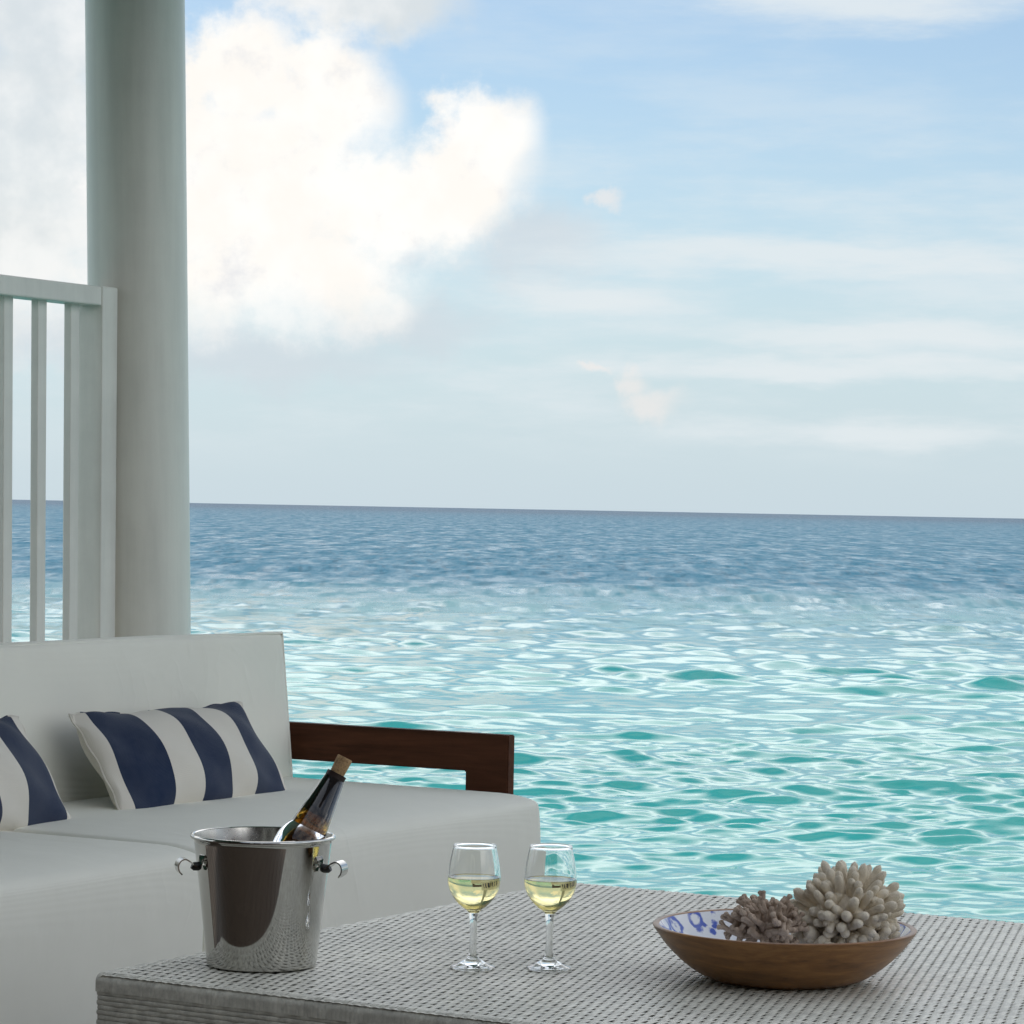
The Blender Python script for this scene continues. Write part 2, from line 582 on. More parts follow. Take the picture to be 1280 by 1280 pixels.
def tube(path, rad, n=8, closed=False, caps=True):
    P = [np.array(p, float) for p in path]
    N = len(P)
    rad = rad if hasattr(rad, '__len__') else [rad] * N
    V, Fc = [], []
    up = np.array([0.123, 0.31, 0.94])
    for i in range(N):
        a = P[(i - 1) % N] if (closed or i > 0) else P[0]
        b = P[(i + 1) % N] if (closed or i < N - 1) else P[-1]
        t = b - a; t /= max(np.linalg.norm(t), 1e-9)
        s = np.cross(t, up)
        if np.linalg.norm(s) < 1e-3: s = np.cross(t, [1, 0, 0])
        s /= np.linalg.norm(s); up = np.cross(s, t)
        for k in range(n):
            an = 2 * math.pi * k / n
            V.append(P[i] + rad[i] * (math.cos(an) * s + math.sin(an) * up))
    for i in range(N if closed else N - 1):
        for k in range(n):
            a, b = i * n, ((i + 1) % N) * n; l = (k + 1) % n
            Fc.append((a + k, a + l, b + l, b + k))
    if not closed and caps:
        Fc.append(tuple(reversed(range(n)))); Fc.append(tuple(range((N - 1) * n, N * n)))
    return V, Fc


def soft_box(lx, ly, lz, r, seg, rng, puff=(0, 0, 0), wob=0.004):
    """a rounded, subdivided block (upholstery): returns verts, quads; base centre at origin"""
    nx, ny, nz = seg
    key, V, Fc = {}, [], []
    def vid(p):
        k = tuple(np.round(p, 6))
        if k not in key:
            key[k] = len(V); V.append(p)
        return key[k]
    def face(ax, s, n1, n2):
        a1, a2 = [k for k in range(3) if k != ax]
        for i in range(n1):
            for j in range(n2):
                q = []
                for di, dj in ((0, 0), (1, 0), (1, 1), (0, 1)):
                    p = [0, 0, 0]; p[ax] = s
                    p[a1] = -1 + 2 * (i + di) / n1; p[a2] = -1 + 2 * (j + dj) / n2
                    q.append(vid(np.array(p, float)))
                if (s > 0) ^ (ax == 1): Fc.append(tuple(q))
                else: Fc.append(tuple(reversed(q)))
    N = {0: nx, 1: ny, 2: nz}
    for ax in range(3):
        a1, a2 = [k for k in range(3) if k != ax]
        for s in (-1.0, 1.0):
            face(ax, s, N[a1], N[a2])
    V = np.array(V)
    L = np.array([lx, ly, lz]) / 2
    # crowd the grid toward the edges so that the rounding is smooth
    V = np.sign(V) * (1 - (1 - np.abs(V)) ** 1.35)
    P = V * L
    inner = np.maximum(L - r, 1e-4)
    core = np.clip(P, -inner, inner)
    d = P - core
    n = np.linalg.norm(d, axis=1, keepdims=True)
    P = np.where(n > 1e-9, core + d / np.maximum(n, 1e-9) * r, P)
    for ax in range(3):
        a1, a2 = [k for k in range(3) if k != ax]
        w = np.cos(V[:, a1] * math.pi / 2) * np.cos(V[:, a2] * math.pi / 2)
        P[:, ax] += np.sign(V[:, ax]) * (np.abs(V[:, ax]) ** 3) * puff[ax] * np.sqrt(np.maximum(w, 0))
    for k in range(14):
        f = rng.uniform(2.5, 9); dr = rng.normal(size=3); dr /= np.linalg.norm(dr); ph = rng.uniform(0, 6.28)
        ax = rng.integers(0, 3)
        P[:, ax] += wob / f * 2.0 * np.sin(P @ dr * f * 2 + ph)
    P[:, 2] += lz / 2
    return P, Fc


# local frame of the villa: x = across the terrace (towards the right), y = out to sea
VANG = R(-28.7)
def vw(v, u, z=0.0):
    return (v * math.cos(VANG) - u * math.sin(VANG), v * math.sin(VANG) + u * math.cos(VANG), z)

# ------------------------------------------------------------------ sea
SEA_Z = -1.9
def build_sea():
    rng = np.random.default_rng(11)
    H = EYE - SEA_Z
    near = np.array([1.0, 4.0, 7.0, 9.5])
    d = 1.0 / np.linspace(1 / 12.0, 1 / 1800.0, 1150)
    far = np.geomspace(2100, 40000, 14)
    r = np.concatenate([near, d, far])
    fine_a = np.linspace(-17, 17, 560)
    a = np.concatenate([np.linspace(-180, -24, 40), np.linspace(-23, -17.3, 14), fine_a, np.linspace(17.3, 23, 14), np.linspace(24, 180, 40)])
    a = np.radians(a)
    Rr, Aa = np.meshgrid(r, a, indexing='ij')
    X = Rr * np.sin(Aa); Y = Rr * np.cos(Aa)
    dr = np.gradient(r)[:, None]
    da = (np.gradient(a)[None, :] * Rr)
    Z = np.zeros_like(X)
    DX = np.zeros_like(X); DY = np.zeros_like(X)
    n_chop, n_swell = 120, 60
    lam = np.concatenate([np.exp(rng.uniform(np.log(0.23), np.log(2.3), n_chop)), np.exp(rng.uniform(np.log(3.5), np.log(10.0), n_swell))])
    th = np.radians(np.concatenate([rng.normal(-92, 31, n_chop), rng.normal(-93, 32, n_swell)]))
    ph = rng.uniform(0, 2 * np.pi, n_chop + n_swell)
    reef = np.clip((Rr - 30) / 110, 0, 1); reef = reef * reef * (3 - 2 * reef)     # calm lagoon inside, open sea outside
    mid = np.clip((Rr - 22) / 45, 0, 1)
    for L, t_, p_ in zip(lam, th, ph):
        k = 2 * np.pi / L
        slope = (0.0240 if L < 0.9 else 0.0140 + 0.021 * mid) if L < 3.45 else 0.0015 + 0.011 * reef
        amp = slope / k
        att = 1.0 / (1.0 + (dr / (0.5 * L)) ** 2) / (1.0 + (da / (0.5 * L)) ** 2)
        cx, cy_ = math.cos(t_), math.sin(t_)
        arg = k * (X * cx + Y * cy_) + p_
        s = np.sin(arg); c_ = np.cos(arg)
        Z += amp * att * s
        DX += amp * att * c_ * cx * 0.9
        DY += amp * att * c_ * cy_ * 0.9
    # gusts: patches of livelier and calmer water
    g = np.ones_like(X)
    for _ in range(7):
        L = rng.uniform(9, 30); t_ = rng.uniform(0, 6.28)
        g += 0.11 * np.sin(2 * np.pi / L * (X * math.cos(t_) + Y * math.sin(t_)) + rng.uniform(0, 6.28))
    g = np.clip(g, 0.55, 1.5)
    V = np.stack([X + DX * g, Y + DY * g, Z * g], -1).reshape(-1, 3)
    Q = grid_faces(len(r), len(a))[:, ::-1]
    o = np_obj('sea', V, Q, 'sea')
    o.location = (0, 0, SEA_Z)
    tag(o, 'rippled turquoise sea turning deep blue toward the horizon', 'sea', kind='structure')
build_sea()

# ------------------------------------------------------------------ deck
deck = bevel_box('deck', (-5.6, -1.6, -0.24), (3.2, 7.0, -0.034), 'deck_wood', None, 0.004)
deck.rotation_euler = (0, 0, VANG)
tag(deck, 'weathered wooden deck of the terrace over the water', 'deck', kind='structure')
pl = bevel_box('plank', (-4.4, -0.066, -0.030), (4.4, 0.066, 0.0), 'deck_wood', deck, 0.004, 1)
for k in range(61):
    q = pl if k == 0 else pl.copy()
    if k: COL.objects.link(q)
    q.parent = deck
    q.location = (-1.2 + 0.006 * math.sin(k * 7.3), -1.52 + k * 0.1405, 0)
for (v, u) in ((-5.2, 0.2), (-5.2, 3.4), (-5.2, 6.6), (-1.0, 0.2), (-1.0, 6.6), (2.8, 0.2), (2.8, 6.6), (2.8, 3.4)):
    vv, ff = lathe([(0.0, -4.2), (0.13, -4.2), (0.12, -0.235), (0.0, -0.235)], 20)
    p_ = mesh_obj('pile', vv, ff, 'deck_wood', deck)
    p_.location = (v, u, 0)

# ------------------------------------------------------------------ unseen villa: wall behind the terrace, roof over it, both sized for the shade
villa = empty('villa', (0, 0, 0), VANG, 'beach villa with dark timber wall and pale boarded roof over the terrace', 'villa')
wall = bevel_box('wall', (-9.0, -1.80, -2.4), (7.0, -1.68, 4.6), 'dark_wall_wood', villa, 0.003)
for k in range(78):
    b_ = bevel_box('wall_board', (-0.094, -0.012, 0.02), (0.094, 0.012, 4.55), 'dark_wall_wood', wall, 0.004, 1) if k == 0 else b0.copy()
    if k == 0: b0 = b_
    else: COL.objects.link(b_)
    b_.parent = wall
    b_.location = (-8.85 + k * 0.2, -1.672, 0)
for v0 in (-1.05, 0.95):
    bevel_box('door_frame', (v0 - 0.07, -1.655, 0.0), (v0 + 0.07, -1.60, 2.35), 'white_paint', wall, 0.004)
bevel_box('door_frame', (-0.977, -1.655, 2.21), (0.877, -1.603, 2.35), 'white_paint', wall, 0.004)
def added_curtain(v0, w, seed):  # unseen, added to give the bucket white streaks to reflect
    n, m = 60, 8
    V = [(v0 + w * i / n, -1.52 + 0.035 * math.sin(i * 0.95 + seed) + 0.012 * math.sin(i * 2.3 + seed), 0.03 + 2.15 * j / m) for i in range(n + 1) for j in range(m + 1)]
    Fc = [(i * (m + 1) + j, (i + 1) * (m + 1) + j, (i + 1) * (m + 1) + j + 1, i * (m + 1) + j + 1) for i in range(n) for j in range(m)]
    o = mesh_obj('added_curtain', V, Fc, 'slipcover', wall)
    o.modifiers.new('thickness', 'SOLIDIFY').thickness = 0.003
added_curtain(-0.95, 0.30, 0.4)
added_curtain(0.55, 0.30, 2.0)
roof = bevel_box('roof', (-6.2, -1.645, 3.055), (-2.8, 7.6, 3.22), 'ceiling_wood', villa, 0.01)
cb = bevel_box('ceiling_board', (-0.098, -4.24, 3.022), (0.098, 4.79, 3.055), 'ceiling_wood', roof, 0.004, 1)
for k in range(16):
    q = cb if k == 0 else cb.copy()
    if k: COL.objects.link(q)
    q.parent = roof
    q.location = (-6.10 + k * 0.2, 2.60, 0)

# ------------------------------------------------------------------ column
def build_column():
    H = 3.03
    prof = [(0.0, 0.0), (0.1355, 0.0)] + [(0.1355 - 0.005 * k / 24, H * k / 24) for k in range(1, 25)] + [(0.0, H)]
    V, Fc = lathe(prof, 72)
    o = mesh_obj('column', V, Fc, 'column_paint', None, True, 40)
    o.location = (-0.995, 8.20, 0.0)
    o.rotation_euler = (0, R(-1.0), 0)
    tag(o, 'thick round off-white column rising beside the end post of the railing', 'column')
build_column()

# ------------------------------------------------------------------ railing
rail = empty('railing', vw(-4.84, 6.53), VANG, 'tall white painted railing with square balusters behind the sofa', 'railing')
bevel_box('post', (-0.040, -0.034, 0.0), (0.040, 0.034, 1.659), 'white_paint', rail, 0.004)
bevel_box('top_rail', (-0.036, -4.4, 1.608), (0.0385, -0.0345, 1.6575), 'white_paint', rail, 0.004)
bevel_box('bottom_rail', (-0.030, -4.4, 0.09), (0.030, -0.0345, 0.14), 'white_paint', rail, 0.004)
bl = bevel_box('baluster', (-0.0115, -0.0185, 0.13), (0.0115, 0.0185, 1.612), 'white_paint', rail, 0.0025)
for k in range(31):
    q = bl if k == 0 else bl.copy()
    if k: COL.objects.link(q)
    q.parent = rail
    q.location = (-0.006, 6.426 - 6.53 - 0.138 * k, 0)

# ------------------------------------------------------------------ sofa
rng = np.random.default_rng(5)
SEAT = 0.44
sofa = empty('sofa', vw(-3.85, 4.86), VANG, 'long low sofa with white slipcover and dark wooden armrest', 'sofa')
def seat_cushion(u0, u1, seed):
    r_ = np.random.default_rng(seed)
    P, Fc = soft_box(1.08, u1 - u0, SEAT - 0.02, 0.013, (40, 56, 22), r_, (0.010, 0.0, 0.012), 0.0014)
    # the upper front edge is soft and sinks a little
    fr = np.clip((P[:, 0] - 0.43) / 0.11, 0, 1); tp = np.clip((P[:, 2] - 0.30) / 0.12, 0, 1)
    P[:, 2] -= 0.015 * fr ** 2 * tp
    P[:, 0] -= 0.008 * fr * tp ** 2
    # the cover hangs: soft vertical folds low on the front and end faces
    low = np.clip((0.30 - P[:, 2]) / 0.30, 0, 1)
    P[:, 0] += np.where(P[:, 0] > 0.4, low * 0.008 * np.sin(P[:, 1] * 17 + seed) * np.sin(P[:, 1] * 5.1 + 1), 0)
    P[:, 1] += np.where(np.abs(P[:, 1]) > (u1 - u0) / 2 - 0.06, low * 0.005 * np.sin(P[:, 0] * 15 + seed), 0)
    o = mesh_obj('seat_cushion', P, Fc, 'slipcover', sofa)
    o.location = (0.005, (u0 + u1) / 2 - 4.86, 0.02)
    return o
seat_cushion(4.823, 6.190, 3)
seat_cushion(3.285, 4.817, 8)
bevel_box('base_frame', (-0.52, -1.56, 0.03), (0.46, 1.34, 0.20), 'arm_wood', sofa, 0.01)
for (x_, y_) in ((-0.47, -1.5), (0.4, -1.5), (-0.47, 1.28), (0.4, 1.28), (-0.47, 0), (0.4, 0)):
    bevel_box('leg', (x_ - 0.03, y_ - 0.03, 0.0), (x_ + 0.03, y_ + 0.03, 0.05), 'arm_wood', sofa, 0.003)
def back_cushion(u0, u1, seed):
    r_ = np.random.default_rng(seed)
    P, Fc = soft_box(0.17, u1 - u0, 0.362, 0.013, (12, 60, 26), r_, (0.020, 0.0, 0.004), 0.003)
    o = mesh_obj('back_cushion', P, Fc, 'slipcover', sofa)
    o.location = (-4.085 + 3.85, (u0 + u1) / 2 - 4.86, SEAT - 0.014)
    o.rotation_euler = (0, R(-5.5), 0)
    h = (u1 - u0) / 2 - 0.005
    loop = [(0.0805, y, 0.0045) for y in np.linspace(-h, h, 40)] + [(0.0805, h, z) for z in np.linspace(0.02, 0.345, 10)] + \
           [(0.0805, y, 0.3575) for y in np.linspace(h, -h, 40)] + [(0.0805, -h, z) for z in np.linspace(0.345, 0.02, 10)]
    tv, tf = tube(loop, 0.0042, 6, True)
    mesh_obj('piping', tv, tf, 'slipcover', o)
    return o
back_cushion(4.20, 6.205, 21)
back_cushion(3.29, 4.195, 22)
bevel_box('back_frame', (-0.46, -1.57, 0.10), (-0.425, 1.36, 0.62), 'arm_wood', sofa, 0.006)
def armrest(y0, y1, name='armrest'):
    bm = bmesh.new()
    # one board with the front post dropping from it, an L seen from inside
    xs, zt, zb = (-0.44, 0.425), 0.570, 0.480
    pts = [(xs[0], zt), (xs[1], zt), (xs[1], 0.02), (xs[1] - 0.115, 0.02), (xs[1] - 0.115, zb), (xs[0], zb)]
    f0 = [bm.verts.new((x, y0, z)) for x, z in pts]
    f1 = [bm.verts.new((x, y1, z)) for x, z in pts]
    bm.faces.new(f0); bm.faces.new(list(reversed(f1)))
    for k in range(6):
        l = (k + 1) % 6
        bm.faces.new((f0[l], f0[k], f1[k], f1[l]))
    bmesh.ops.recalc_face_normals(bm, faces=bm.faces[:])
    bmesh.ops.bevel(bm, geom=bm.edges[:], offset=0.0025, segments=2, affect='EDGES')
    me = bpy.data.meshes.new(name); bm.to_mesh(me); bm.free()
    me.materials.append(MAT['arm_wood'])
    o = bpy.data.objects.new(name, me); COL.objects.link(o); o.parent = sofa
    return o
armrest(6.236 - 4.86, 6.268 - 4.86)
armrest(3.245 - 4.86, 3.280 - 4.86)

# ------------------------------------------------------------------ striped pillows
def pillow_mesh(w, h, t, seed):
    r_ = np.random.default_rng(seed)
    n, m = 64, 34
    V, Fc = [], []
    ph = r_.uniform(0, 6.28, 8)
    idx = {}
    for side in (1, -1):
        for i in range(n + 1):
            for j in range(m + 1):
                a = -1 + 2 * i / n; b = -1 + 2 * j / m
                edge = i in (0, n) or j in (0, m)
                if edge and side == -1:
                    idx[(side, i, j)] = idx[(1, i, j)]; continue
                a_, b_ = math.sin(a * math.pi / 2) * 0.55 + a * 0.45, math.sin(b * math.pi / 2) * 0.55 + b * 0.45
                x = a_ * w / 2 * (1 - 0.045 * (1 - b_ * b_)); y = b_ * h / 2 * (1 - 0.075 * (1 - a_ * a_))
                p = max(0, (1 - abs(a_) ** 2.4)) ** 0.55 * max(0, (1 - abs(b_) ** 2.2)) ** 0.6
                z = side * t / 2 * p
                wr = (1 - p) * 0.010 * math.sin(a * 9 + ph[0] + 2 * b) * math.sin(b * 5 + ph[1]) + 0.0035 * math.sin(a * 13 + b * 6 + ph[2]) * p
                if not edge: z += wr * side
                else:
                    x += 0.003 * math.sin(b * 14 + ph[3]); y += 0.003 * math.sin(a * 19 + ph[4])
                idx[(side, i, j)] = len(V); V.append((x, y, z))
    for side in (1, -1):
        for i in range(n):
            for j in range(m):
                q = (idx[(side, i, j)], idx[(side, i + 1, j)], idx[(side, i + 1, j + 1)], idx[(side, i, j + 1)])
                Fc.append(q if side == 1 else tuple(reversed(q)))
    # seam line round the edge
    loop = [V[idx[(1, i, 0)]] for i in range(n)] + [V[idx[(1, n, j)]] for j in range(m)] + \
           [V[idx[(1, n - i, m)]] for i in range(n)] + [V[idx[(1, 0, m - j)]] for j in range(m)]
    return V, Fc, loop


def pillow(u, v, seed, label, tilt=47, spin=0, z=0.0):
    V, Fc, loop = pillow_mesh(0.650, 0.265, 0.135, seed)
    o = mesh_obj('striped_pillow', V, Fc, 'stripe')
    # local x along the sofa, local y up the backrest, front face towards the room
    X = Vector(vw(0, 1)); F_ = Vector(vw(1, 0)); Zv = Vector((0, 0, 1))
    t = R(tilt)
    Y = Zv * math.cos(t) - F_ * math.sin(t)
    X = (X * math.cos(R(spin)) + Y * math.sin(R(spin)))
    Nn = X.cross(Y).normalized(); Y = Nn.cross(X)
    M = Matrix((X, Y, Nn)).transposed().to_4x4()
    M.translation = Vector(vw(v, u, z))
    o.matrix_world = M
    tag(o, label, 'pillow', 'striped pillows on the sofa')
    sv_, sf = tube(loop, 0.0022, 6, True)
    mesh_obj('piping', sv_, sf, 'stripe', o)
    return o
pillow(5.525, -3.850, 4, 'navy and cream striped lumbar pillow leaning nearest the wooden armrest', 34, -0.5, 0.536)
pillow(4.705, -3.850, 9, 'navy and cream striped pillow farther from the wooden armrest, over the cushion seam', 34, 0.5, 0.541)

# ------------------------------------------------------------------ woven table
ZT = 0.455
TAB = R(59.5)
TA = (-0.566, 4.132)             # its left corner
TL, TW = 1.20, 1.316             # along e1 (towards the right and the camera) and e2 (away)
table = empty('woven_table', (TA[0], TA[1], 0), TAB - math.pi / 2, 'large square grey wicker coffee table with woven top and sides', 'table')
# local: x = e1, y = e2


def ribbons(n_str, pitch, width, length, seg, height, wrap, cross=3, drop=0.0007):
    """n strands side by side (index along x), running along y; height(i, s) gives the weave"""
    rr = 0.013
    ext = wrap
    s = np.linspace(-ext, length + ext, seg)
    i = np.arange(n_str)
    c = np.linspace(-0.5, 0.5, cross)
    I, Sg, Cc = np.meshgrid(i, s, c, indexing='ij')
    x = (I + 0.5) * pitch + Cc * width
    h = height(I, Sg) - drop * (2 * Cc) ** 2 * 1.0
    # roll over the two ends
    arc = rr * math.pi / 2
    y = Sg.copy(); z = np.zeros_like(Sg); ny = np.zeros_like(Sg); nz = np.ones_like(Sg)
    for sgn, e in ((-1, 0.0), (1, length)):
        d = (Sg - e) * sgn + rr                      # distance past the start of the bend
        on = d > 0
        t = np.clip(d / rr, 0, math.pi / 2)
        down = np.maximum(d - arc, 0)
        y = np.where(on, e - sgn * rr + sgn * rr * np.sin(t), y)
        z = np.where(on, -rr + rr * np.cos(t) - down, z)
        ny = np.where(on, sgn * np.sin(t), ny); nz = np.where(on, np.cos(t), nz)
    V = np.stack([x, y + ny * h, z + nz * h], -1)
    Q = []
    base = grid_faces(seg, cross)
    for k in range(n_str):
        Q.append(base + k * seg * cross)
    return V.reshape(-1, 3), np.concatenate(Q)


def build_table():
    p1, p2, A = 0.00715, 0.0227, 0.0016
    n1, n2 = int(TL / p1), int(TW / p2)
    p1, p2 = TL / n1, TW / n2
    rnd = np.random.default_rng(2)
    j1 = rnd.normal(0, 0.00022, n1); j2 = rnd.normal(0, 0.00022, n2)
    def edge(s, e): return np.clip(np.minimum(s, e - s) / 0.03, 0.05, 1)
    pit = lambda c: np.where(c > 0, 0.0007 * c, 0.0017 * c ** 3)      # short dips where a strand dives under
    V1, Q1 = ribbons(n1, p1, p1 * 1.22, TW, n2 * 8 + 1, lambda i, s: edge(s, TW) * pit(np.cos(np.pi * (s / p2 - 0.5) + np.pi * i)) + j1[i], 0.020, 5, 0.0007)
    V2, Q2 = ribbons(n2, p2, p2 * 0.85, TL, n1 * 2 + 1, lambda i, s: -A * 0.25 * edge(s, TL) * np.cos(np.pi * (s / p1 - 0.5) + np.pi * i) + j2[i] - 0.0022, 0.020)
    V2 = V2[:, [1, 0, 2]]; Q2 = Q2[:, ::-1]
    V = np.concatenate([V1, V2]); V[:, 2] += ZT
    Q = np.concatenate([Q1, Q2 + len(V1)])
    o = np_obj('woven_top', V, Q[:, ::-1], 'wicker', table)
    tag(o, kind='stuff')
    bevel_box('core', (0.004, 0.004, 0.03), (TL - 0.004, TW - 0.004, ZT - 0.0052), 'wicker_core', table, 0.010)
    # side panels: horizontal strands over upright stakes
    def panel(L, seed):
        rn = np.random.default_rng(seed)
        ph, pw = 0.0068, 0.0193
        rows = int((ZT - 0.05) / ph)
        seg = int(L / pw * 4) + 1
        k, s, c = np.meshgrid(np.arange(rows), np.linspace(0.002, L - 0.002, seg), np.linspace(-.5, .5, 3), indexing='ij')
        jit = rn.normal(0, 0.0002, rows)[k]
        off = 0.0008 * np.cos(np.pi * s / pw + np.pi * k) + 0.0014 - 0.0009 * (2 * c) ** 2 + jit
        z = 0.03 + (k + 0.5) * ph + c * ph * 0.94
        V = np.stack([s, -off, z], -1).reshape(-1, 3)
        base = grid_faces(seg, 3)
        return V, np.concatenate([base + r_ * seg * 3 for r_ in range(rows)])
    for (L, rot, loc) in ((TL, 0, (0, 0.002, 0)), (TW, 90, (TL - 0.002, 0, 0)), (TL, 180, (TL, TW - 0.002, 0)), (TW, 270, (0.002, TW, 0))):
        V, Q = panel(L, rot + 1)
        a = R(rot); c, s = math.cos(a), math.sin(a)
        V = np.stack([V[:, 0] * c - V[:, 1] * s + loc[0], V[:, 0] * s + V[:, 1] * c + loc[1], V[:, 2]], -1)
        tag(np_obj('woven_side', V, Q, 'wicker', table), kind='stuff')
    for (x_, y_) in ((0.06, 0.06), (TL - 0.06, 0.06), (0.06, TW - 0.06), (TL - 0.06, TW - 0.06)):
        bevel_box('foot', (x_ - 0.03, y_ - 0.03, 0.0), (x_ + 0.03, y_ + 0.03, 0.032), 'black_plastic', table, 0.003)
build_table()
ZO = ZT + 0.0009                 # where things stand on the weave

# ------------------------------------------------------------------ ice bucket
BX, BY = -0.346, 4.225
bucket = empty('ice_bucket', (BX, BY, ZO), 0, 'polished steel ice bucket with two curled handles on the wicker table', 'ice bucket')
def build_bucket():
    outer = [(0.0, 0.003), (0.066, 0.003), (0.071, 0.0), (0.0755, 0.002), (0.0775, 0.008), (0.083, 0.06), (0.0885, 0.11), (0.0945, 0.160), (0.0965, 0.1775)]
    rim = [(0.0985, 0.1785), (0.1010, 0.1800), (0.1018, 0.1822), (0.1008, 0.1843), (0.0985, 0.1850), (0.0965, 0.1838)]
    inner = [(0.0952, 0.1775), (0.0930, 0.160), (0.0870, 0.11), (0.0815, 0.06), (0.0762, 0.010), (0.072, 0.0055), (0.0, 0.0055)]
    smooth = [tuple(p) for p in spline(outer[3:], 4)]
    V, Fc = lathe(outer[:3] + smooth + rim, 96)
    mesh_obj('body', V, Fc, 'steel', bucket, True, 60)
    V, Fc = lathe([rim[-1]] + inner, 96)
    mesh_obj('inner_wall', V, Fc, 'steel_inside', bucket, True, 60)
    for s in (-1, 1):
        an = R(-17.0) if s > 0 else R(180 + 17)
        # path in the radial plane (r, z), a ribbon 21 mm wide
        path = spline([(0.0950, 0.141), (0.1000, 0.1445), (0.1060, 0.1495), (0.1125, 0.1520), (0.1185, 0.1490), (0.1215, 0.1425), (0.1200, 0.1350), (0.1150, 0.1300)], 6)
        wd, th = 0.0125, 0.0009
        Vv, Ff = [], []
        N = len(path)
        for i, p in enumerate(path):
            a = path[max(i - 1, 0)]; b = path[min(i + 1, N - 1)]
            t = (b - a) / np.linalg.norm(b - a); nn = np.array([-t[1], t[0]])
            w_ = wd * (0.75 + 0.25 * min(1, i / 12)) * (1 if i < N - 4 else 0.92 - 0.12 * (i - N + 4))
            for (q, sd) in ((1, -1), (1, 1), (-1, 1), (-1, -1)):
                rr_, z_ = p + nn * th * q
                y_ = sd * w_
                Vv.append((rr_ * math.cos(an) - y_ * math.sin(an), rr_ * math.sin(an) + y_ * math.cos(an), z_))
        for i in range(N - 1):
            for k in range(4):
                l = (k + 1) % 4
                Ff.append((i * 4 + k, i * 4 + l, i * 4 + 4 + l, i * 4 + 4 + k))
        Ff += [(3, 2, 1, 0), tuple(range((N - 1) * 4, N * 4))]
        hd = fix_normals(mesh_obj('handle', Vv, Ff, 'steel', bucket), 35)
        pts = [(0.090 + 0.0005, 0.141), (0.0975, 0.141), (0.1005, 0.1425)]
        tv, tf = tube([(r_ * math.cos(an), r_ * math.sin(an), z_) for r_, z_ in pts], [0.0062, 0.0060, 0.0045], 18)
        mesh_obj('mount', tv, tf, 'black_plastic', hd, True, 50)
build_bucket()

# ------------------------------------------------------------------ wine bottle, leaning in the bucket
def build_bottle():
    b = empty('wine_bottle', (0, 0, 0), 0, 'amber wine bottle with dark foil neck and cork, leaning in the steel bucket', 'bottle')
    outer = [(0.0, 0.004), (0.030, 0.0015), (0.0355, 0.0), (0.0375, 0.004)] + [(0.0375, z) for z in (0.05, 0.10, 0.150, 0.176)]
    sh = spline([(0.0375, 0.176), (0.0362, 0.190), (0.0315, 0.2035), (0.0240, 0.2145), (0.0172, 0.2240), (0.0148, 0.2350), (0.0140, 0.2500), (0.0136, 0.2850)], 5)
    outer += [tuple(p) for p in sh[1:]] + [(0.0136, 0.296)]
    inn = [(max(r_ - 0.0028, 0), z + (0.005 if z < 0.01 else 0.0)) for r_, z in reversed(outer) if r_ > 0.0301]
    V, Fc = lathe(outer + inn + [(0.0, 0.008)], 48)
    fix_normals(mesh_obj('glass_body', V, Fc, 'amber_glass', b))
    foil = [(0.0158, 0.2305), (0.0153, 0.2350), (0.0146, 0.2500), (0.0143, 0.2800), (0.0149, 0.2805), (0.0150, 0.2870), (0.0145, 0.2880), (0.0144, 0.2975), (0.0105, 0.2978), (0.0105, 0.2840), (0.0140, 0.2790), (0.0142, 0.2500), (0.0149, 0.2350), (0.0154, 0.2305)]
    V, Fc = lathe(foil, 40, True)
    fix_normals(mesh_obj('foil', V, Fc, 'foil', b), 40)
    cork = [(0.0, 0.270), (0.0096, 0.270), (0.0104, 0.2980), (0.0112, 0.3180), (0.0112, 0.3215), (0.0106, 0.3225), (0.0, 0.3225)]
    V, Fc = lathe(cork, 28)
    fix_normals(mesh_obj('cork', V, Fc, 'cork', b), 40)
    tip = Vector((-0.2345, 4.255, 0.7475)); base = Vector((-0.374, 4.215, 0.463))
    d = (tip - base).normalized()
    b.rotation_mode = 'QUATERNION'
    b.rotation_quaternion = d.to_track_quat('Z', 'Y')
    b.location = tip - d * 0.3225
build_bottle()

